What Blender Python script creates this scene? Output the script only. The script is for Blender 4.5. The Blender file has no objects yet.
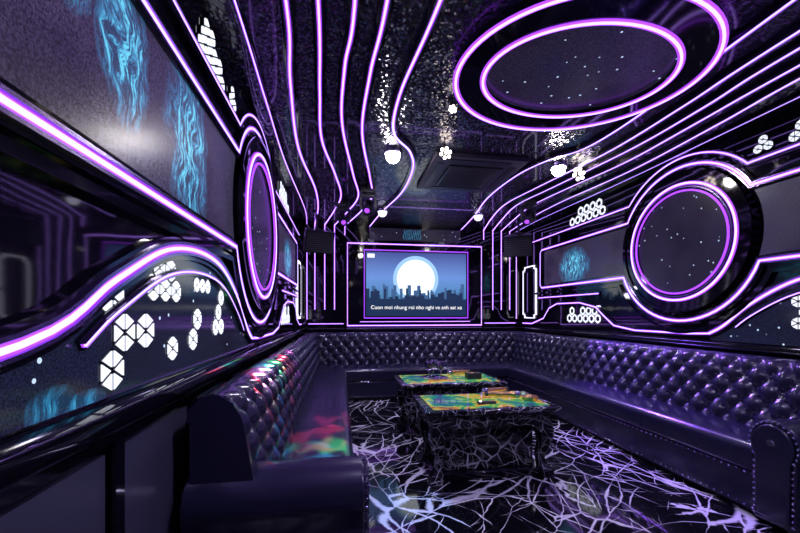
import bpy, bmesh, math, random
from mathutils import Vector, Matrix
random.seed(4)
XL,XR,YB,YF,ZC=-0.62,3.03,5.9,-1.0,2.6
CX=(XL+XR)/2
H=1.2
bpy.context.scene.view_settings.view_transform='Standard'
# ------------------------------------------------------------ materials
def newmat(name):
    m=bpy.data.materials.new(name); m.use_nodes=True
    return m,m.node_tree.nodes,m.node_tree.links,m.node_tree.nodes['Principled BSDF']
def simple(name,col,rough=.4,metal=0,coat=0,em=None,es=0,spec=.5):
    m,N,L,b=newmat(name)
    b.inputs['Base Color'].default_value=(*col,1); b.inputs['Roughness'].default_value=rough
    b.inputs['Metallic'].default_value=metal; b.inputs['Coat Weight'].default_value=coat
    b.inputs['Specular IOR Level'].default_value=spec
    if em: b.inputs['Emission Color'].default_value=(*em,1); b.inputs['Emission Strength'].default_value=es
    return m
def coords(N,L,scale=(1,1,1),rot=(0,0,0)):
    tc=N.new('ShaderNodeTexCoord'); mp=N.new('ShaderNodeMapping')
    mp.inputs['Scale'].default_value=scale; mp.inputs['Rotation'].default_value=rot
    L.new(tc.outputs['Object'],mp.inputs['Vector']); return mp.outputs['Vector']
def noise(N,L,v,scale,detail=2,rough=.5,dist=0):
    n=N.new('ShaderNodeTexNoise'); n.inputs['Scale'].default_value=scale; n.inputs['Detail'].default_value=detail
    n.inputs['Roughness'].default_value=rough; n.inputs['Distortion'].default_value=dist
    L.new(v,n.inputs['Vector']); return n
def ramp(N,L,fac,stops):
    r=N.new('ShaderNodeValToRGB'); e=r.color_ramp.elements
    while len(e)<len(stops): e.new(.5)
    for i,(p,c) in enumerate(stops): e[i].position=p; e[i].color=(*c,1)
    L.new(fac,r.inputs['Fac']); return r.outputs['Color']
def math_(N,L,op,a,b=None):
    n=N.new('ShaderNodeMath'); n.operation=op
    if isinstance(a,(int,float)): n.inputs[0].default_value=a
    else: L.new(a,n.inputs[0])
    if b is not None:
        if isinstance(b,(int,float)): n.inputs[1].default_value=b
        else: L.new(b,n.inputs[1])
    return n.outputs[0]
def bump(N,L,b,h,strength=.3,dist=.01):
    n=N.new('ShaderNodeBump'); n.inputs['Strength'].default_value=strength; n.inputs['Distance'].default_value=dist
    L.new(h,n.inputs['Height']); L.new(n.outputs['Normal'],b.inputs['Normal'])
def vscale(N,L,v,s):
    n=N.new('ShaderNodeVectorMath'); n.operation='SCALE'; n.inputs['Scale'].default_value=s; L.new(v,n.inputs[0]); return n.outputs[0]
def vadd(N,L,a,c):
    n=N.new('ShaderNodeVectorMath'); L.new(a,n.inputs[0]); L.new(c,n.inputs[1]); return n.outputs[0]
def marble(name,sc=1.0,vein=(.75,.74,.82),rough=.12,th=1.0,cut=.47):
    m,N,L,b=newmat(name)
    v=coords(N,L,(sc,sc,sc))
    va=vadd(N,L,v,vscale(N,L,noise(N,L,v,.8,1,.5).outputs['Color'],.8))
    va=vadd(N,L,va,vscale(N,L,noise(N,L,v,8,3,.65).outputs['Color'],.03))
    outs=[]
    for ang,str_,s,w in ((.80,.075,6.2,.030),(-.35,.07,6.0,.030),(.35,.06,7.5,.022),(1.7,.10,4.6,.014)):
        r0=N.new('ShaderNodeVectorRotate'); r0.inputs['Angle'].default_value=ang; L.new(va,r0.inputs['Vector'])
        mp=N.new('ShaderNodeMapping'); mp.inputs['Scale'].default_value=(1,str_,1); mp.inputs['Location'].default_value=(ang*3,ang,0); L.new(r0.outputs[0],mp.inputs['Vector'])
        vo=N.new('ShaderNodeTexVoronoi'); vo.feature='DISTANCE_TO_EDGE'; vo.inputs['Scale'].default_value=s; L.new(mp.outputs[0],vo.inputs['Vector'])
        mp2=N.new('ShaderNodeMapping'); mp2.inputs['Location'].default_value=(ang*7,3,0); L.new(va,mp2.inputs['Vector'])
        mask=noise(N,L,mp2.outputs[0],1.8,3,.6)
        ww=math_(N,L,'MAXIMUM',math_(N,L,'MULTIPLY',math_(N,L,'SUBTRACT',mask.outputs['Fac'],cut),w*13*th),.0002)
        o=math_(N,L,'SUBTRACT',1.0,math_(N,L,'DIVIDE',vo.outputs['Distance'],ww))
        outs.append(math_(N,L,'MAXIMUM',o,0))
    t=outs[0]
    for o in outs[1:]: t=math_(N,L,'MAXIMUM',t,o)
    c=ramp(N,L,t,[(0,(.004,.004,.006)),(.25,(.16,.16,.18)),(.6,vein)])
    L.new(c,b.inputs['Base Color']); b.inputs['Roughness'].default_value=rough; b.inputs['Specular IOR Level'].default_value=.8
    return m
def screen(name,base=(.10,.08,.16),es=.9,stars=True,sheen=.25,blobs=(),bs=1.0):
    m,N,L,b=newmat(name)
    v=coords(N,L)
    g=noise(N,L,v,170,2,.7)
    big=noise(N,L,v,2.2,2,.5)
    c1=ramp(N,L,g.outputs['Fac'],[(.38,tuple(x*.3 for x in base)),(.68,tuple(x*1.7 for x in base))])
    c2=ramp(N,L,big.outputs['Fac'],[(.35,(.55,.5,.6)),(.5,(1,1,1)),(.72,(.9,1.0,1.2))])
    mx=N.new('ShaderNodeMixRGB'); mx.blend_type='MULTIPLY'; mx.inputs[0].default_value=1; L.new(c1,mx.inputs[1]); L.new(c2,mx.inputs[2])
    out=mx.outputs[0]
    if stars:
        vo=N.new('ShaderNodeTexVoronoi'); vo.inputs['Scale'].default_value=14; L.new(v,vo.inputs['Vector'])
        s=math_(N,L,'LESS_THAN',vo.outputs['Distance'],.09)
        ad=N.new('ShaderNodeMixRGB'); ad.blend_type='ADD'; L.new(s,ad.inputs[0]); L.new(out,ad.inputs[1]); ad.inputs[2].default_value=(.6,.75,1,1)
        out=ad.outputs[0]
    if blobs:
        sx=N.new('ShaderNodeSeparateXYZ'); L.new(v,sx.inputs[0]); tot=None
        wob=noise(N,L,v,7,2,.5).outputs['Fac']
        yy=math_(N,L,'ADD',sx.outputs['Y'],math_(N,L,'MULTIPLY',math_(N,L,'SUBTRACT',wob,.5),.16))
        for (cy,cz,ry,rz) in blobs:
            a=math_(N,L,'POWER',math_(N,L,'ABSOLUTE',math_(N,L,'DIVIDE',math_(N,L,'SUBTRACT',yy,cy),ry)),2)
            c=math_(N,L,'POWER',math_(N,L,'ABSOLUTE',math_(N,L,'DIVIDE',math_(N,L,'SUBTRACT',sx.outputs['Z'],cz),rz)),2)
            g_=math_(N,L,'MAXIMUM',math_(N,L,'SUBTRACT',1,math_(N,L,'ADD',a,c)),0)
            tot=g_ if tot is None else math_(N,L,'MAXIMUM',tot,g_)
        cb=N.new('ShaderNodeCombineXYZ'); L.new(yy,cb.inputs[1]); L.new(math_(N,L,'MULTIPLY',sx.outputs['Z'],.25),cb.inputs[2])
        st=noise(N,L,cb.outputs[0],36,4,.75).outputs['Fac']
        k=math_(N,L,'MULTIPLY',tot,math_(N,L,'MAXIMUM',math_(N,L,'MULTIPLY',math_(N,L,'SUBTRACT',st,.42),7.5*bs),.15))
        col=ramp(N,L,k,[(0,(0,0,0)),(.25,(.006,.07,.15)),(.6,(.02,.22,.42)),(1,(.13,.68,.92))])
        ad=N.new('ShaderNodeMixRGB'); ad.blend_type='ADD'; ad.inputs[0].default_value=1; L.new(out,ad.inputs[1]); L.new(col,ad.inputs[2]); out=ad.outputs[0]
    b.inputs['Base Color'].default_value=(.008,.008,.012,1); b.inputs['Roughness'].default_value=sheen
    L.new(out,b.inputs['Emission Color']); b.inputs['Emission Strength'].default_value=es
    return m
M={}
M['black']=simple('gloss_black_lacquer',(.004,.004,.007),.06,spec=.8)
M['satin']=simple('satin_black',(.008,.008,.011),.3)
M['edge']=simple('chrome_edge_trim',(.40,.31,.60),.2,1)
M['chan']=simple('led_channel_glow',(.02,.01,.04),.3,em=(.32,.05,.9),es=1.9)  # beside LED cores, this purple emission stands in for their glow
M['core']=simple('led_core',(.6,.5,.7),.4,em=(.44,.27,.92),es=3.2)
M['white']=simple('led_white',(.7,.7,.8),.4,em=(.82,.8,1),es=1.6)
M['honey']=simple('honeycomb_light',(.3,.3,.3),.4,em=(.80,.84,.95),es=1.25)
M['chrome']=simple('chrome',(.6,.55,.7),.12,1)
M['gold']=simple('gold',(.8,.5,.2),.25,1)
M['plast']=simple('dark_plastic',(.02,.02,.025),.4)
M['acgrey']=simple('ac_grey',(.10,.09,.12),.5)
M['jelly']=simple('jellyfish_image_glow',(.0,.02,.03),.4,em=(.02,.22,.42),es=.8)
M['lamp']=simple('lamp_lens',(1,1,1),.3,em=(1,.95,.90),es=80)
M['warm']=simple('lamp_petals',(1,.8,.6),.3,em=(1,.86,.78),es=8)
M['marble']=marble('black_marble_floor',.85,th=.62,rough=.06,vein=(.72,.72,.75),cut=.46)
M['tmarble']=marble('black_marble_table',1.5,vein=(.36,.36,.40),th=.6,rough=.08)
M['screenA']=screen('speckled_screen',(.042,.033,.070),1.0,False,blobs=((1.62,1.88,.22,.38),(1.17,1.95,.14,.24),(.95,2.02,.09,.14),(4.45,1.82,.35,.26),(.5,1.9,.14,.25)))
M['screenB']=screen('starry_screen',(.018,.013,.034),1.0,True)
M['screenC']=screen('alcove_screen',(.010,.012,.030),1.0,True,sheen=.1,blobs=((.90,1.0,.09,.045),(1.02,.985,.08,.03)),bs=.55)  # teal blobs are glints painted into the emission
M['wains']=simple('wainscot_grey',(.055,.055,.085),.3)
m,N,L,b=newmat('glitter_black_ceiling'); v=coords(N,L)
vo=N.new('ShaderNodeTexVoronoi'); vo.inputs['Scale'].default_value=85; L.new(v,vo.inputs['Vector'])
ge=N.new('ShaderNodeNewGeometry'); sb=N.new('ShaderNodeVectorMath'); sb.operation='SUBTRACT'; sb.inputs[1].default_value=(.5,.5,.5); L.new(vo.outputs['Color'],sb.inputs[0])
nn=N.new('ShaderNodeVectorMath'); nn.operation='NORMALIZE'; L.new(vadd(N,L,ge.outputs['Normal'],vscale(N,L,sb.outputs[0],.5)),nn.inputs[0])
L.new(nn.outputs[0],b.inputs['Normal'])
b.inputs['Base Color'].default_value=(.045,.040,.065,1); b.inputs['Roughness'].default_value=.18; b.inputs['Metallic'].default_value=.6
b.inputs['Coat Weight'].default_value=.45; b.inputs['Coat Roughness'].default_value=.04
M['ceil']=m
m,N,L,b=newmat('glossy_black_wall'); v=coords(N,L); n=noise(N,L,v,3,2)
b.inputs['Base Color'].default_value=(.005,.004,.008,1); b.inputs['Roughness'].default_value=.05; b.inputs['Specular IOR Level'].default_value=.85; bump(N,L,b,n.outputs['Fac'],.05,.02); M['wall']=m
m,N,L,b=newmat('navy_leather'); v=coords(N,L); n=noise(N,L,v,90,3,.6)
b.inputs['Base Color'].default_value=(.015,.015,.038,1); b.inputs['Roughness'].default_value=.22; b.inputs['Specular IOR Level'].default_value=.75
bump(N,L,b,n.outputs['Fac'],.10,.003); M['leather']=m
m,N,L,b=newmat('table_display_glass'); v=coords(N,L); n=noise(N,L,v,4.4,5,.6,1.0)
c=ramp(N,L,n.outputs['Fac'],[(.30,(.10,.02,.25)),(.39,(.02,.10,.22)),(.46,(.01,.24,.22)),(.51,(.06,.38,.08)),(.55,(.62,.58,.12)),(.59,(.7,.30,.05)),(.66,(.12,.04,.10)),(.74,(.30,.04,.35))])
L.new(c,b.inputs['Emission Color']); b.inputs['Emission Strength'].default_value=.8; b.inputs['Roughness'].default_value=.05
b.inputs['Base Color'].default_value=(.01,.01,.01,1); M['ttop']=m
m,N,L,b=newmat('tv_sky'); tc=N.new('ShaderNodeTexCoord'); sx=N.new('ShaderNodeSeparateXYZ'); L.new(tc.outputs['Object'],sx.inputs[0])
mr=N.new('ShaderNodeMapRange'); mr.inputs[1].default_value=1.1; mr.inputs[2].default_value=2.2; L.new(sx.outputs['Z'],mr.inputs[0])
c=ramp(N,L,mr.outputs[0],[(0,(.01,.03,.10)),(.3,(.06,.22,.42)),(.6,(.13,.27,.66)),(1,(.05,.06,.26))])
L.new(c,b.inputs['Emission Color']); b.inputs['Emission Strength'].default_value=1.1; b.inputs['Base Color'].default_value=(0,0,0,1); M['sky']=m
M['halo']=simple('tv_moon_halo',(0,0,0),.4,em=(.35,.6,.95),es=1.1)
M['moon']=simple('tv_moon',(0,0,0),.4,em=(.85,.93,1),es=1.3)
M['city']=simple('tv_city',(0,0,0),.4,em=(.01,.03,.09),es=1)
M['city2']=simple('tv_city_haze',(0,0,0),.4,em=(.05,.13,.3),es=1)
M['text']=simple('tv_text',(0,0,0),.4,em=(1,1,1),es=1.3)
# ------------------------------------------------------------ mesh builder
class MB:
    def __init__(s): s.v=[];s.f=[];s.m=[];s.mats=[]
    def mi(s,k):
        if k not in s.mats: s.mats.append(k)
        return s.mats.index(k)
    def add(s,vs,fs,k):
        o=len(s.v); s.v+= [tuple(p) for p in vs]; i=s.mi(k)
        for f in fs: s.f.append([o+a for a in f]); s.m.append(i)
    def box(s,x0,x1,y0,y1,z0,z1,k,M4=None):
        vs=[Vector((x,y,z)) for x in (x0,x1) for y in (y0,y1) for z in (z0,z1)]
        if M4: vs=[M4@p for p in vs]
        s.add(vs,[(0,1,3,2),(4,6,7,5),(0,4,5,1),(2,3,7,6),(0,2,6,4),(1,5,7,3)],k)
    def cyl(s,p0,p1,r0,r1,n,k,cap=True):
        p0=Vector(p0);p1=Vector(p1);d=(p1-p0).normalized()
        a=d.orthogonal().normalized();c=d.cross(a); vs=[]
        for p,r in ((p0,r0),(p1,r1)):
            for i in range(n):
                t=2*math.pi*i/n; vs.append(p+a*math.cos(t)*r+c*math.sin(t)*r)
        fs=[(i,(i+1)%n,n+(i+1)%n,n+i) for i in range(n)]
        if cap: fs+= [tuple(range(n))[::-1],tuple(range(n,2*n))]
        s.add(vs,fs,k)
    def sphere(s,c,r,k,n=10,sc=(1,1,1)):
        vs=[];fs=[];c=Vector(c);m=max(4,n//2)
        for j in range(m+1):
            ph=math.pi*j/m
            for i in range(n):
                t=2*math.pi*i/n
                vs.append(c+Vector((math.sin(ph)*math.cos(t)*r*sc[0],math.sin(ph)*math.sin(t)*r*sc[1],math.cos(ph)*r*sc[2])))
        for j in range(m):
            for i in range(n): fs.append((j*n+i,j*n+(i+1)%n,(j+1)*n+(i+1)%n,(j+1)*n+i))
        s.add(vs,fs,k)
    def lathe(s,c,prof,k,n=20):
        vs=[];fs=[]
        for r,z in prof:
            for i in range(n):
                t=2*math.pi*i/n; vs.append((c[0]+r*math.cos(t),c[1]+r*math.sin(t),c[2]+z))
        for j in range(len(prof)-1):
            for i in range(n): fs.append((j*n+i,j*n+(i+1)%n,(j+1)*n+(i+1)%n,(j+1)*n+i))
        s.add(vs,fs,k)
    def sweep(s,path,nrm,w,h0,h1,k,closed=False,off=0):
        path=[Vector(p) for p in path]; nrm=Vector(nrm); n=len(path); vs=[];fs=[]
        for i,p in enumerate(path):
            if closed: t=path[(i+1)%n]-path[i-1]
            else: t=path[min(i+1,n-1)]-path[max(i-1,0)]
            t.normalize(); u=nrm.cross(t).normalized(); sd=u*w/2; p=p+u*off
            vs+=[p-sd+nrm*h0,p+sd+nrm*h0,p+sd+nrm*h1,p-sd+nrm*h1]
        for i in range(n if closed else n-1):
            a=4*i;b=4*((i+1)%n)
            for q in range(4): fs.append((a+q,a+(q+1)%4,b+(q+1)%4,b+q))
        if not closed: fs+=[(0,1,2,3),(4*n-1,4*n-2,4*n-3,4*n-4)]
        s.add(vs,fs,k)
    def led(s,path,nrm,closed=False,w=1.0,mould=True):
        if mould:
            s.sweep(path,nrm,.085*w,0,.02,'black',closed)
            for sg in (-1,1): s.sweep(path,nrm,.010*w,.0,.030,'edge',closed,off=sg*.020*w)
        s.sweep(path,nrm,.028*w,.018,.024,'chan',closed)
        s.sweep(path,nrm,.012*w,.024,.029,'core',closed)
    def extr(s,prof,fn,s0,s1,k):
        n=len(prof); vs=[fn(a,b,s0) for a,b in prof]+[fn(a,b,s1) for a,b in prof]
        fs=[(i,(i+1)%n,n+(i+1)%n,n+i) for i in range(n)]+[tuple(range(n))[::-1],tuple(range(n,2*n))]
        s.add(vs,fs,k)
    def poly(s,pts,k): s.add(pts,[tuple(range(len(pts)))],k)
    def build(s,name,parent=None,smooth=True,bevel=0,tri=False):
        me=bpy.data.meshes.new(name); me.from_pydata(s.v,[],s.f)
        for k in s.mats: me.materials.append(M[k])
        for p,i in zip(me.polygons,s.m): p.material_index=i
        bm=bmesh.new(); bm.from_mesh(me)
        if tri: bmesh.ops.triangulate(bm,faces=[f for f in bm.faces if len(f.verts)>6])
        bmesh.ops.recalc_face_normals(bm,faces=bm.faces); bm.to_mesh(me); bm.free()
        if smooth:
            for p in me.polygons: p.use_smooth=True
            me.set_sharp_from_angle(angle=math.radians(38))
        o=bpy.data.objects.new(name,me); bpy.context.collection.objects.link(o)
        if bevel:
            bv=o.modifiers.new('bevel','BEVEL'); bv.width=bevel; bv.segments=3; bv.limit_method='ANGLE'
        if parent: o.parent=parent
        return o
def empty(name,loc=(0,0,0)):
    e=bpy.data.objects.new(name,None); bpy.context.collection.objects.link(e); e.empty_display_size=.1; return e
def smooth_path(pts,sub=8,closed=False):
    pts=[Vector(p) for p in pts]; out=[]; n=len(pts)
    for i in range(n-1):
        p0=pts[max(i-1,0)];p1=pts[i];p2=pts[i+1];p3=pts[min(i+2,n-1)]
        for j in range(sub):
            t=j/sub
            out.append(.5*((2*p1)+(-p0+p2)*t+(2*p0-5*p1+4*p2-p3)*t*t+(-p0+3*p1-3*p2+p3)*t**3))
    out.append(pts[-1]); return out
# ------------------------------------------------------------ room shell
def shell(name,a,k):
    b=MB(); b.box(*a,k); return b.build(name,smooth=False)
T=.1
shell('floor',(XL-T,XR+T,YF-T,YB+T,-T,0),'marble')
shell('ceiling',(XL-T,XR+T,YF-T,YB+T,ZC,ZC+T),'ceil')
shell('wall_left',(XL-T,XL,YF-T,YB+T,0,ZC),'wall')
shell('wall_right',(XR,XR+T,YF-T,YB+T,0,ZC),'wall')
shell('wall_back',(XL,XR,YB,YB+T,0,ZC),'wall')
shell('wall_front',(XL,XR,YF-T,YF,0,ZC),'wall')
def ledge(name,fn,s0,s1):
    b=MB(); prof=[(0,.86),(.03,.86),(.03,.885),(.06,.90),(.075,.925),(.075,.955),(.06,.965),(0,.965)]
    b.extr(prof,fn,s0,s1,'black'); b.build(name)
ledge('trim_1',lambda a,b,s:(XL+a,s,b),YF,YB)
ledge('trim_2',lambda a,b,s:(XR-a,s,b),YF,YB)
ledge('trim_3',lambda a,b,s:(s,YB-a,b),XL+.075,XR-.075)
for nm,x,sg,tn in (('left',XL,1,'wainscot_left'),('right',XR,-1,'wainscot_right')):
    b=MB(); b.box(min(x,x+sg*.025),max(x,x+sg*.025),YF,YB,0,.1,'black'); b.build('baseboard_'+nm,smooth=False)
    b=MB(); y=YF+.03
    while y<YB-.6:
        w=.52
        b.box(min(x,x+sg*.012),max(x,x+sg*.012),y+.035,y+w-.035,.13,.83,'wains')
        b.box(min(x,x+sg*.03),max(x,x+sg*.03),y-.02,y+.02,.1,.86,'black')
        y+=w
    b.build(tn,smooth=False)  # wainscot panels and their upright bars
# ------------------------------------------------------------ side walls decoration
CY,CZ=2.9,1.83
def side(x,sg,tag):
    n=(sg,0,0)
    P=lambda y,z,o=0:(x+sg*o,y,z)
    b=MB()
    def ring(r,k=72): return [P(CY+r*math.cos(2*math.pi*i/k),CZ+r*math.sin(2*math.pi*i/k)) for i in range(k)]
    b.poly([Vector(p)+Vector(n)*.03 for p in ring(.47)],'screenB')
    b.sweep(ring(.535),n,.17,0,.045,'black',True)
    b.sweep(ring(.615),n,.03,.045,.06,'black',True)
    b.sweep(ring(.485),n,.012,.045,.055,'edge',True)
    for r,w in ((.515,1.1),(.455,.6)):
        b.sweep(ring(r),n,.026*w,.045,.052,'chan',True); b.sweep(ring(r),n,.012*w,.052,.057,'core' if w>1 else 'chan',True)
    b.build('round_wall_medallion',tri=True)
    b=MB(); R=.675
    def arc(z0,z1,side_,k=14):
        a0=math.asin((z0-CZ)/R); a1=math.asin((z1-CZ)/R)
        return [(CY+side_*R*math.cos(a0+(a1-a0)*i/k),CZ+R*math.sin(a0+(a1-a0)*i/k)) for i in range(k+1)]
    zb,zt=1.62,2.12
    for sd,ye in ((-1,YF+.05),(1,5.15)):
        A=arc(zb,zt,sd)
        for i in range(len(A)-1):
            b.add([P(ye,A[i][1],.012),P(A[i][0],A[i][1],.012),P(A[i+1][0],A[i+1][1],.012),P(ye,A[i+1][1],.012)],[(0,1,2,3)],'screenA')
    arch=smooth_path([(YF+.1,1.02,0),(.1,1.05,0),(.8,1.14,0),(1.1,1.29,0),(1.4,1.42,0),(1.72,1.46,0),(2.02,1.42,0),(2.3,1.27,0),(2.5,1.10,0),(2.62,1.03,0)],6)
    for i in range(len(arch)-1):
        a,c=arch[i],arch[i+1]
        b.add([P(a.x,.975,.008),P(c.x,.975,.008),P(c.x,c.y-.03,.008),P(a.x,a.y-.03,.008)],[(0,1,2,3)],'screenC')
    b.build('wall_video_panel',smooth=False)
    b=MB()
    def over(r,z,up,y0,y1,k=24):
        a0=math.asin(abs(z-CZ)/r); pts=[(y0,z)]
        yl=CY-r*math.cos(a0); yr=CY+r*math.cos(a0)
        pts+=[(q,z) for q in [y0+(yl-.08-y0)*t for t in (.5,1)]]
        for i in range(k+1):
            a=math.pi-a0-(math.pi-2*a0)*i/k
            pts.append((CY+r*math.cos(a),CZ+(1 if up else -1)*r*math.sin(a)))
        pts+=[(yr+.08+(y1-yr-.08)*t,z) for t in (0,.5,1)]
        return [P(a,c) for a,c in pts]
    b.led(over(.675,2.15,True,YF+.02,5.2),n,w=.9)
    b.led(over(.70,1.58,False,YF+.02,5.2),n,w=1.0)
    b.led([P(5.2,1.58),P(5.24,1.62),P(5.24,2.11),P(5.2,2.15)],n,w=.7)
    b.led(over(.755,2.32,True,YF+.02,5.5),n,w=.6)
    b.sweep(over(.80,1.50,False,YF+.02,5.4),n,.03,0,.03,'black')
    b.led([P(p.x,p.y) for p in arch],n,w=1.0)
    b.led([P(p.x,p.y-.09) for p in arch if .95<p.x<2.42 and p.y>1.13],n,w=.35)
    b.led([P(y,z) for y,z in ((2.62,1.03),(2.8,1.02),(3.4,1.02),(3.7,1.06),(3.85,1.16),(4.0,1.27),(4.3,1.33),(4.8,1.33),(5.0,1.27),(5.15,1.12),(5.5,1.03),(5.8,1.03))],n,w=.7)
    b.led([P(y,1.43) for y in (3.95,4.4,5.0,5.3)],n,w=.6)
    for k in (0,.035):
        y0,y1,z0,z1,c=5.4+k,5.8-k,1.12+k,1.95-k,.05
        b.sweep([P(*q) for q in ((y0+c,z0),(y1-c,z0),(y1-c,z0+c),(y1,z0+c),(y1,z1-c),(y1-c,z1-c),(y1-c,z1),(y0+c,z1),(y0+c,z1-c),(y0,z1-c),(y0,z0+c),(y0+c,z0+c))],n,.014,0,.02,'white' if k==0 else 'black',True)
    b.build('led_strip_lighting')
    b=MB()
    def hexa(y,z,r,tri_=True):
        b.extr([(y+r*.98*math.cos(math.pi/6+i*math.pi/3),z+r*.98*math.sin(math.pi/6+i*math.pi/3)) for i in range(6)],lambda a_,c_,o:P(a_,c_,o),.006,.0095,'black')
        for i in range(6):
            a=math.pi/6+i*math.pi/3; a2=a+math.pi/3
            tr=[(y,z),(y+r*math.cos(a),z+r*math.sin(a)),(y+r*math.cos(a2),z+r*math.sin(a2))]
            if not tri_ : tr=[(y+r*.5*math.cos(a),z+r*.5*math.sin(a)),(y+r*math.cos(a),z+r*math.sin(a)),(y+r*math.cos(a2),z+r*math.sin(a2)),(y+r*.5*math.cos(a2),z+r*.5*math.sin(a2))]
            cy=sum(q[0] for q in tr)/len(tr); cz=sum(q[1] for q in tr)/len(tr); s_=.70 if tri_ else .85
            tr=[(cy+(q[0]-cy)*s_,cz+(q[1]-cz)*s_) for q in tr]
            b.extr(tr,lambda a_,c_,o:P(a_,c_,o),.0095,.013,'honey')
    def cluster(y,z,r,offs,t=True):
        for i,j in offs: hexa(y+(i+.5*(j%2))*r*1.84,z+j*r*1.6,r,t)
    cluster(1.11,1.045,.062,[(0,0),(0,1),(1,1),(0,2)])
    cluster(1.33,1.28,.046,[(0,0),(1,0),(0,1),(1,1),(2,0)])
    cluster(1.47,1.07,.050,[(0,0)])
    cluster(1.66,1.09,.052,[(0,0),(0,1)])
    cluster(1.70,1.32,.036,[(0,0),(1,0),(2,0)])
    cluster(1.94,1.13,.046,[(0,0),(1,0),(0,1),(1,2)])
    cluster(3.98,1.13,.060,[(0,0),(1,0),(2,0),(3,0),(0,1),(1,1),(2,1),(4,0),(5,0),(4,1)],False)
    cluster(3.90,2.40,.062,[(0,0),(1,0),(2,0),(3,0),(0,1),(1,1),(2,1),(4,0),(3,1),(5,0)],False)
    cluster(1.75,2.39,.040,[(0,0),(1,0),(2,0),(3,0),(0,1),(1,1),(2,1),(4,0),(3,1),(1,2),(2,2)])
    cluster(2.2,2.40,.036,[(0,0),(1,0),(0,1)])
    b.build('honeycomb_wall_light',smooth=False)
side(XL,1,'left'); side(XR,-1,'right')
# ------------------------------------------------------------ ceiling
n=(0,0,-1)
lines=[[(-.24,YF+.05),(-.24,.5),(-.24,1.7),(-.30,2.3),(-.35,3.2),(-.28,4.2),(-.30,5.0),(-.40,5.88)],
 [(-.10,YF+.05),(-.10,.5),(-.10,1.7),(-.13,2.35),(-.15,3.0),(-.06,3.7),(.0,4.4),(-.1,5.1),(-.25,5.88)],
 [(.06,YF+.05),(.06,.5),(.06,1.67),(.02,2.1),(.01,2.75),(.12,3.7),(.2,4.4),(.08,5.1),(-.1,5.88)],
 [(.22,YF+.05),(.22,.5),(.20,1.64),(.165,2.13),(.16,2.84),(.29,3.75),(.36,4.4),(.25,5.1),(.06,5.88)],
 [(.50,YF+.05),(.48,.6),(.43,1.6),(.365,2.3),(.40,2.8),(.58,3.1),(.68,3.5),(.68,4.2),(.55,5.0),(.45,5.88)]]
b=MB()
for ln in lines:
    for mir in (0,1):
        b.led(smooth_path([((2*CX-x) if mir else x,y,ZC) for x,y in ln],8),n,w=.75)
for mir in (0,1):
    p=[(-.46,YF+.05),(-.46,1.5),(-.48,2.5),(-.50,3.5),(-.47,5),(-.52,5.88)]
    b.led(smooth_path([((2*CX-x) if mir else x,y,ZC) for x,y in p],8),n,w=.35)
b.build('led_strip_lighting')
EX,EY=1.34,1.94
def ell(a,c,k=72,ex=EX,ey=EY): return [(ex+a*math.cos(2*math.pi*i/k),ey+c*math.sin(2*math.pi*i/k),ZC) for i in range(k)]
b=MB()
b.poly([(p[0],p[1],ZC-.02) for p in ell(.54,.40)],'screenB')
b.sweep(ell(.62,.50),n,.18,0,.05,'black',True)
for a,c in ((.545,.41),(.70,.59)):
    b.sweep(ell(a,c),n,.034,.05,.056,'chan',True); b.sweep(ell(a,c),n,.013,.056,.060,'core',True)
b.build('oval_ceiling_medallion',tri=True)
b=MB()
b.sweep(ell(.62,.5,72,EX,.45),n,.14,0,.05,'black',True)
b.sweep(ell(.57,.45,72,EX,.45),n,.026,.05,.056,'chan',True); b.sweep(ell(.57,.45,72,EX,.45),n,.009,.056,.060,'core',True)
b.poly([(p[0],p[1],ZC-.02) for p in ell(.56,.44,72,EX,.45)],'screenB')
b.build('oval_ceiling_medallion',tri=True)
b=MB(); x0,x1,y0,y1=.82,1.68,3.12,3.98
b.box(x0,x1,y0,y1,ZC-.035,ZC,'acgrey'); b.box(x0+.17,x1-.17,y0+.17,y1-.17,ZC-.05,ZC-.035,'satin')
for i in range(12):
    yy=y0+.2+i*.042; b.box(x0+.19,x1-.19,yy,yy+.012,ZC-.056,ZC-.05,'acgrey')
for a in ((x0+.05,x0+.11,y0+.14,y1-.14),(x1-.11,x1-.05,y0+.14,y1-.14),(x0+.14,x1-.14,y0+.05,y0+.11),(x0+.14,x1-.14,y1-.11,y1-.05)):
    b.box(*a,ZC-.042,ZC-.034,'plast')
b.build('ceiling_cassette_air_conditioner',smooth=False,bevel=.004)
def spot(name,loc,tgt,e,col,ang,blend=.3,size=.03,parent=None,gobo=None):
    l=bpy.data.lights.new(name,'SPOT'); l.energy=e; l.color=col; l.spot_size=math.radians(ang); l.spot_blend=blend; l.shadow_soft_size=size
    o=bpy.data.objects.new(name,l); bpy.context.collection.objects.link(o); o.location=loc
    o.rotation_euler=(Vector(tgt)-Vector(loc)).to_track_quat('-Z','Y').to_euler()
    if gobo:
        l.use_nodes=True; N=l.node_tree.nodes; L=l.node_tree.links; em=N['Emission']
        tc=N.new('ShaderNodeTexCoord'); nz=N.new('ShaderNodeTexNoise'); nz.inputs['Scale'].default_value=gobo; nz.inputs['Detail'].default_value=1
        L.new(tc.outputs['Normal'],nz.inputs['Vector'])
        rp=N.new('ShaderNodeValToRGB'); rp.color_ramp.elements[0].position=.46; rp.color_ramp.elements[1].position=.56
        L.new(nz.outputs['Fac'],rp.inputs['Fac']); L.new(rp.outputs['Color'],em.inputs['Strength'])
    if parent: o.parent=parent
    return o
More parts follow.
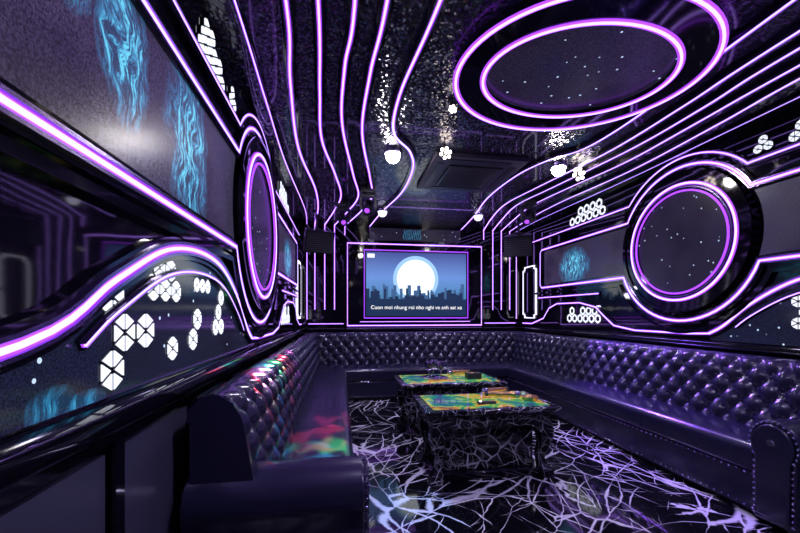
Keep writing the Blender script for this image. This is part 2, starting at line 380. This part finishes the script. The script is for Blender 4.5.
for x,y in ((.44,3.15),(2.02,3.2),(.55,.9),(2.0,.5),(.55,4.95),(1.9,4.95)):  # near-camera pair is out of view, added to fill the dark sofa
    e=empty('ceiling_spotlight_and_fill')
    b=MB(); b.lathe((x,y,ZC),[(.0,0),(.08,0),(.08,-.012),(.07,-.04),(.064,-.04),(.064,-.03)],'chrome')
    b.lathe((x,y,ZC),[(0,-.110),(.03,-.104),(.054,-.08),(.064,-.035)],'lamp' if y>3 and y<4 else 'white'); b.build('housing',e)
    spot('bulb_and_fill_light',(x,y,ZC-.13),(x,y,0),78 if y<1 else 50,(.66,.58,1),150,.8,.05,e)
def flower(x,y,s=1.0):
    b=MB(); b.cyl((x,y,ZC),(x,y,ZC-.05),.015,.015,10,'plast'); b.sphere((x,y,ZC-.07),.034*s,'plast')
    for i in range(6):
        a=i*math.pi/3+.3; dz=.042*math.sin(a)*s; dx=.042*math.cos(a)*s
        b.sphere((x+dx,y-.02,ZC-.07+dz),.015*s,'warm',8)
        b.cyl((x,y,ZC-.07),(x+dx*.8,y-.015,ZC-.07+dz*.8),.008,.008,6,'plast')
    b.sphere((x,y-.035*s,ZC-.07),.016*s,'warm',8)
    b.build('disco_flower_light')
flower(.86,3.0,.95); flower(2.25,3.25,1.15); flower(.72,2.35,.5)
def mover(x,y,tx,ty):
    e=empty('moving_head_stage_light'); b=MB()
    b.box(x-.08,x+.08,y-.07,y+.07,ZC-.07,ZC,'plast')
    b.cyl((x,y,ZC-.07),(x,y,ZC-.09),.05,.05,16,'plast')
    b.box(x-.09,x+.09,y-.03,y+.03,ZC-.105,ZC-.085,'plast')
    for s_ in (-1,1): b.box(x+s_*.08-.012,x+s_*.08+.012,y-.03,y+.03,ZC-.24,ZC-.09,'plast')
    c=Vector((x,y,ZC-.21)); d_=(Vector((tx,ty,.5))-c).normalized()
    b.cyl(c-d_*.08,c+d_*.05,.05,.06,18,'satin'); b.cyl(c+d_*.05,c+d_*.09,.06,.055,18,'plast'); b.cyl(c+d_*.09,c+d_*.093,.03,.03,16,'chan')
    b.build('body',e,bevel=.003); return e,c+d_*.12
e1,c1=mover(.30,4.15,-.2,2.2); e2,c2=mover(.02,4.75,.4,2.5); e3,c3=mover(2.3,4.3,1.2,3)
for tgt,col,en,an,gb in (((-.12,2.3,.44),(1,.05,.12),1500,9,14),((-.13,2.05,.44),(.05,1,.25),1100,9,17),((-.02,2.7,.44),(1,.05,.2),1200,9,20),((-.2,1.95,.44),(.05,.6,1),900,8,23),
    ((-.40,1.95,.80),(1,.03,.05),3000,6,0),((-.42,2.2,.75),(.1,1,.2),2600,9,16),((-.42,2.6,.72),(1,.06,.1),2600,9,18),((-.42,2.0,.72),(.05,.5,1),2600,9,15),((-.42,3.0,.7),(.9,.1,.6),1700,8,20)):
    spot('gel_beam',c1,tgt,en,col,an,.4,.01,e1,gb)
spot('gel_beam',c2,(.45,2.0,0),350,(.15,.45,1),14,.7,.01,e2)
spot('gel_beam',c3,(2.75,2.9,.5),480,(.28,.10,1),50,.7,.02,e3)
# ------------------------------------------------------------ back wall
n=(0,-1,0)
b=MB()
for x in (-.40,-.25,-.10,.06):
    for xx in (x,2*CX-x):
        b.led([(xx,YB,1.25 if x<0 else 2.42),(xx,YB,ZC-.03)],n,w=.6)
for xx in (-.52,2*CX+.52): b.led([(xx,YB,1.1),(xx,YB,2.5)],n,w=.5)
x0,x1,z0,z1=.10,2*CX-.10,1.0,2.30
b.led([(x0,YB,z0),(x1,YB,z0),(x1,YB,z1),(x0,YB,z1)],n,closed=True,w=.9)
b.led([(.30,YB,1.06),(2*CX-.30,YB,1.06)],n,w=.4)
b.led([(-.5,YB,1.03),(.04,YB,1.03)],n,w=.5); b.led([(2*CX-.04,YB,1.03),(2*CX+.5,YB,1.03)],n,w=.5)
b.build('led_strip_lighting')
b=MB()
b.poly([(CX-.75,YB-.006,2.36),(CX+.75,YB-.006,2.36),(CX+.75,YB-.006,2.56),(CX-.75,YB-.006,2.56)],'screenB')
for q in range(10): b.sweep([(CX-.2+q*.03+.01*math.sin(k+q),YB,2.54-k*.022) for k in range(8)],n,.009,.008,.010,'jelly')
b.build('jellyfish_wall_art',smooth=False)
tv=empty('wall_mounted_television')
b=MB(); tx0,tx1,tz0,tz1=.36,2*CX-.36,1.12,2.19
b.box(tx0,tx1,YB-.09,YB-.04,tz0,tz1,'plast'); b.box(tx0+.4,tx1-.4,YB-.04,YB,tz0+.25,tz1-.25,'plast')
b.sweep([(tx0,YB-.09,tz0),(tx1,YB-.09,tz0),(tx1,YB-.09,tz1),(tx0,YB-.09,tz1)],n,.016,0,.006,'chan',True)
b.build('case',tv,smooth=False)
b=MB(); m_=.03; ys=YB-.0915
b.poly([(tx0+m_,ys,tz0+m_),(tx1-m_,ys,tz0+m_),(tx1-m_,ys,tz1-m_),(tx0+m_,ys,tz1-m_)],'sky')
mc=(CX-.02,1.74)
for r,o_,k in ((.37,.0006,'halo'),(.31,.001,'moon')):
    b.poly([(mc[0]+r*math.cos(a),ys-o_,mc[1]+r*math.sin(a)) for a in [2*math.pi*i/40 for i in range(40)]],k)
for kk,yo,sc_ in (('city2',.0015,1.0),('city',.0025,.78)):
    x=tx0+m_
    while x<tx1-m_-.07:
        w=random.uniform(.02,.06); hh=random.uniform(.12,.40)*sc_; b.box(x,x+w,ys-yo-.0004,ys-yo,tz0+m_,tz0+.16+hh,kk); x+=w
b.box(tx0+m_,tx1-m_,ys-.004,ys-.003,tz0+m_,tz0+.30,'city')
b.box(tx0+.05,tx0+.16,ys-.004,ys-.003,tz1-.12,tz1-.06,'text'); b.build('screen_picture',tv,smooth=False)
tc=bpy.data.curves.new('lyrics','FONT'); tc.body="Cuon moi nhung roi nho nghi ve anh sat xa"; tc.size=.085; tc.align_x='CENTER'; tc.extrude=.0005
to=bpy.data.objects.new('lyrics',tc); bpy.context.collection.objects.link(to); to.location=(CX,ys-.006,tz0+.14); to.rotation_euler=(math.pi/2,0,0); tc.materials.append(M['text']); to.parent=tv
def speaker(x,y,z,yaw,wallx):
    e=empty('wall_speaker'); R4=Matrix.Translation((x,y,z))@Matrix.Rotation(yaw,4,'Z')@Matrix.Rotation(math.radians(18),4,'X')
    b=MB(); w,h,d_=.20,.15,.14
    prof=[(-w,-d_),(w,-d_),(w*.75,d_),(-w*.75,d_)]
    b.extr(prof,lambda a,c,s_:R4@Vector((a,c,s_)),-h,h,'satin')
    b.box(-w+.015,w-.015,-d_-.012,-d_,-h+.015,h-.015,'plast',R4)
    for i in range(9): b.box(-w+.02,w-.02,-d_-.015,-d_-.012,-h+.03+i*.028,-h+.036+i*.028,'acgrey',R4)
    b.build('cabinet',e,bevel=.006,smooth=False)
    b=MB(); b.cyl((x,y,z+.1),(x,y,ZC),.015,.015,10,'plast'); b.cyl((x,y,ZC-.015),(x,y,ZC),.06,.06,16,'plast'); b.box(x-.02,x+.02,y-.1,y+.1,z+.13,z+.17,'plast'); b.build('bracket',e)
speaker(-.33,5.25,2.2,math.radians(20),XL); speaker(2.58,5.1,2.2,math.radians(-32),XR)
# ------------------------------------------------------------ sofa
sofa=empty('tufted_sectional_sofa')
def tuft(P,s0,s1,name):
    key=[(.235,.40),(.225,.50),(.205,.62),(.185,.74),(.172,.80),(.150,.845),(.115,.872),(.075,.872),(.045,.85),(.035,.80)]
    pr=smooth_path([(a,c,0) for a,c in key],12)
    q=[0]
    for i in range(1,len(pr)): q.append(q[-1]+(pr[i]-pr[i-1]).length)
    tot=q[-1]; nq=int(tot/.014); pts=[]
    for j in range(nq+1):
        t=tot*j/nq
        i=max(1,next((k for k in range(1,len(q)) if q[k]>=t-1e-9),len(q)-1)); f=(t-q[i-1])/max(1e-9,q[i]-q[i-1])
        pts.append((t,pr[i-1].lerp(pr[i],f)))
    ns=int((s1-s0)/.0155); vs=[];fs=[]; pp,qh=.155,.19
    b=MB()
    def disp(s_,t):
        a=s_/pp+t/qh; c=s_/pp-t/qh
        v_=(abs(math.sin(math.pi*a))*abs(math.sin(math.pi*c)))**.5
        k=min(1,max(0,(.50-t)/.04))
        e=min(1,max(0,(s_-s0-.0)/.03)); k*=e
        return .044*(v_*k+.62*(1-k))
    nor=[]
    for j in range(nq+1):
        a=pts[max(j-1,0)][1];c=pts[min(j+1,nq)][1]; tt=(c-a).normalized(); nor.append((tt.y,-tt.x))
    for i in range(ns+1):
        s_=s0+(s1-s0)*i/ns
        for j in range(nq+1):
            t,p=pts[j]; d_=disp(s_,t); vs.append(P(p.x+nor[j][0]*d_,p.y+nor[j][1]*d_,s_))
    w=nq+1
    for i in range(ns):
        for j in range(nq): fs.append((i*w+j,(i+1)*w+j,(i+1)*w+j+1,i*w+j+1))
    b.add(vs,fs,'leather')
    big=[(.02,.06),(.25,.06)]+[(p.x+nor[j][0]*.028,p.y+nor[j][1]*.028) for j,(t,p) in enumerate(pts) if j%3==0]+[(.02,.8)]
    b.extr(big,P,s0-.012,s0+.012,'leather'); b.extr(big,P,s1-.012,s1,'leather')
    for ia in range(int(s0/pp)*2-4,int(s1/pp)*2+6):
        for r in range(0,6):
            t=r*qh/2; s_=ia*pp/2
            if (ia+r)%2: continue
            if s_<s0+.05 or s_>s1-.02 or t>.47: continue
            j=min(nq,int(round(t/tot*nq))); p=pts[j][1]
            b.sphere(P(p.x+nor[j][0]*.004,p.y+nor[j][1]*.004,s_),.011,'leather',8)
    b.build(name,sofa)
PL=lambda a,c,s_:(XL+a,s_,c)
PR=lambda a,c,s_:(XR-a,s_,c)
PB=lambda a,c,s_:(s_,YB-a,c)
o=.06
PL2=lambda a,c,s_:PL(a+o,c,s_); PR2=lambda a,c,s_:PR(a+o,c,s_); PB2=lambda a,c,s_:PB(a+o,c,s_)
tuft(PL2,1.45,5.78,'back_left'); tuft(PR2,1.62,5.78,'back_right'); tuft(PB2,XL+.08,XR-.08,'back_rear')
def seat(P,s0,s1,dep,name,div):
    b=MB(); r=.05; z0,z1=.27,.44
    prof=[(.2,z0),(dep-.012,z0)]
    for i in range(7): 
        a=-math.pi/2+math.pi/2*i/6; prof.append((dep-.03+.03*math.cos(a),z0+.03+.03*math.sin(a)))
    for i in range(9):
        a=math.pi/2*i/8; prof.append((dep-r+r*math.cos(a),z1-r+r*math.sin(a)))
    prof+=[(dep-.25,z1+.012),(.2,z1)]
    L_=(s1-s0)/div
    for k in range(div): b.extr(prof,P,s0+k*L_+.003,s0+(k+1)*L_-.003,'leather')
    b.build(name,sofa,bevel=.006)
    b=MB(); b.extr([(.05,.04),(dep-.03,.04),(dep-.03,.275),(.05,.275)],P,s0,s1,'leather')
    b.extr([(.1,0),(dep-.08,0),(dep-.08,.04),(.1,.04)],P,s0+.02,s1-.02,'satin')
    s_=s0+.02
    while s_<s1-.01:
        for zz in (.255,.06): b.sphere(P(dep-.028,zz,s_),.0085,'chrome',6)
        s_+=.045
    b.build(name+'_base',sofa)
DL=.07-XL; DR=XR-2.36; DB=YB-5.03
seat(PL,1.62,5.03,DL,'seat_left',4); seat(PR,1.80,5.03,DR,'seat_right',4); seat(PB,XL+.2,XR-.2,DB,'seat_rear',4)
def arm(P,yc,dep,name):
    b=MB(); hw=.10; rr=.125; zc=.485
    prof=[(yc-hw,.04),(yc-hw,.36)]
    for i in range(19):
        a=math.radians(215-250*i/18); prof.append((yc+rr*math.cos(a),zc+rr*math.sin(a)))
    prof+=[(yc+hw,.36),(yc+hw,.04)]
    f=lambda a,c,s_:P(s_,c,a)
    b.extr(prof,f,.06,dep,'leather')
    inner=[(yc+(a-yc)*.82,.05+(c-.05)*.96 if c>.1 else .07) for a,c in prof]
    b.extr(inner,f,dep,dep+.018,'leather')
    b.build(name,sofa,bevel=.012)
    b=MB(); pts=[(yc+(a-yc)*.92,c if c<.4 else .05+(c-.05)*.978) for a,c in prof]
    dense=[]
    for i in range(len(pts)-1):
        a=Vector(pts[i]);c=Vector(pts[i+1]); k=max(1,int((c-a).length/.032))
        for j in range(k): dense.append(a.lerp(c,j/k))
    for p in dense: b.sphere(P(dep+.004,p.y,p.x),.009,'chrome',8)
    b.cyl(P(dep+.016,zc,yc),P(dep+.026,zc,yc),.02,.016,12,'chrome')
    b.build(name+'_studs',sofa)
arm(PL,1.52,DL+.02,'arm_left'); arm(PR,1.68,DR+.02,'arm_right')
# ------------------------------------------------------------ tables
def table(x0,x1,y0,y1,h=.52):
    e=empty('marble_coffee_table')
    b=MB(); b.box(x0,x1,y0,y1,h-.035,h,'tmarble'); b.box(x0+.03,x1-.03,y0+.03,y1-.03,h-.06,h-.035,'black'); b.build('top',e,bevel=.012)
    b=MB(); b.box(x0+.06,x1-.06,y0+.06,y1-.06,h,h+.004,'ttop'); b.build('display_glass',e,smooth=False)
    b=MB(); b.box(x0+.05,x1-.05,y0+.05,y1-.05,h-.14,h-.06,'tmarble'); b.build('apron',e,bevel=.01)
    b=MB(); b.box(x0+.16,x1-.16,y0+.12,y1-.12,.06,h-.14,'tmarble'); b.box(x0+.08,x1-.08,y0+.07,y1-.07,0,.06,'black'); b.build('pedestal',e,bevel=.01)
    b=MB()
    for sx in (0,1):
        for sy in (0,1):
            cx=x0+.1 if sx==0 else x1-.1; cy=y0+.1 if sy==0 else y1-.1; dx=-1 if sx==0 else 1; dy=-1 if sy==0 else 1
            prof=[(.0,h-.13,.050),(.012,h-.20,.052),(.008,h-.28,.040),(-.010,h-.36,.030),(-.008,.10,.030),(.012,.05,.042),(.028,.0,.050)]
            pp_=smooth_path(prof,4); vs=[];fs=[]
            for q in pp_:
                for (ux,uy) in ((-1,-1),(1,-1),(1,1),(-1,1)): vs.append((cx+dx*q.x+ux*q.z,cy+dy*q.x+uy*q.z,max(0,q.y)))
            for i in range(len(pp_)-1):
                for k in range(4): fs.append((4*i+k,4*i+(k+1)%4,4*i+4+(k+1)%4,4*i+4+k))
            fs+=[(0,1,2,3),(4*len(pp_)-4,4*len(pp_)-3,4*len(pp_)-2,4*len(pp_)-1)]
            b.add(vs,fs,'tmarble')
    b.build('legs',e,bevel=.006)
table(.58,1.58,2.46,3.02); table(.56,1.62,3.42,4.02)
TZ=.524
def mic(x,y,a,z=TZ):
    b=MB(); c=Vector((x,y,z+.032)); d_=Vector((math.cos(a),math.sin(a),0))
    b.cyl(c,c+d_*.19,.025,.017,14,'gold'); b.cyl(c+d_*.19,c+d_*.215,.018,.017,14,'plast'); b.cyl(c-d_*.014,c,.030,.028,14,'gold'); b.sphere(c-d_*.036,.0315,'chrome',14)
    b.build('microphone')
mic(1.20,2.90,.35); mic(1.34,2.75,2.9); mic(1.2,3.88,.2)
b=MB(); b.lathe((1.45,2.68,TZ),[(0,0),(.06,0),(.065,.03),(.055,.032),(.045,.01),(0,.01)],'gold'); b.build('ashtray')
b=MB(); b.box(1.0,1.14,2.60,2.64,TZ,TZ+.018,'plast'); b.box(1.02,1.03,2.61,2.63,TZ+.018,TZ+.021,'warm'); b.build('remote_control',bevel=.004)
b=MB(); b.lathe((.95,3.72,TZ),[(0,0),(.13,0),(.14,.015),(.13,.018),(0,.008)],'chrome',24); b.build('serving_tray')
for x,y in ((.89,3.70),(1.01,3.68),(.96,3.80)):
    b=MB(); b.lathe((x,y,TZ+.018),[(0,0),(.03,0),(.006,.008),(.006,.06),(.033,.085),(.038,.13),(.030,.165),(.028,.165),(.033,.13),(.024,.09),(0,.07)],'chrome',14); b.build('drinking_glass')
b=MB(); b.box(1.27,1.42,3.60,3.69,TZ,TZ+.06,'plast'); b.box(1.30,1.39,3.635,3.655,TZ+.06,TZ+.066,'gold'); b.build('tissue_box',bevel=.005)
# ------------------------------------------------------------ camera / world
cam=bpy.data.cameras.new('camera'); co=bpy.data.objects.new('camera',cam); bpy.context.collection.objects.link(co)
co.location=(0,0,H); co.rotation_euler=(math.pi/2,0,-math.radians(9.06)); cam.sensor_width=36; cam.lens=370/800*36; cam.shift_y=.058; cam.clip_start=.02
bpy.context.scene.camera=co
w=bpy.data.worlds.new('world'); bpy.context.scene.world=w; w.use_nodes=True; w.node_tree.nodes['Background'].inputs[0].default_value=(.02,.015,.04,1)
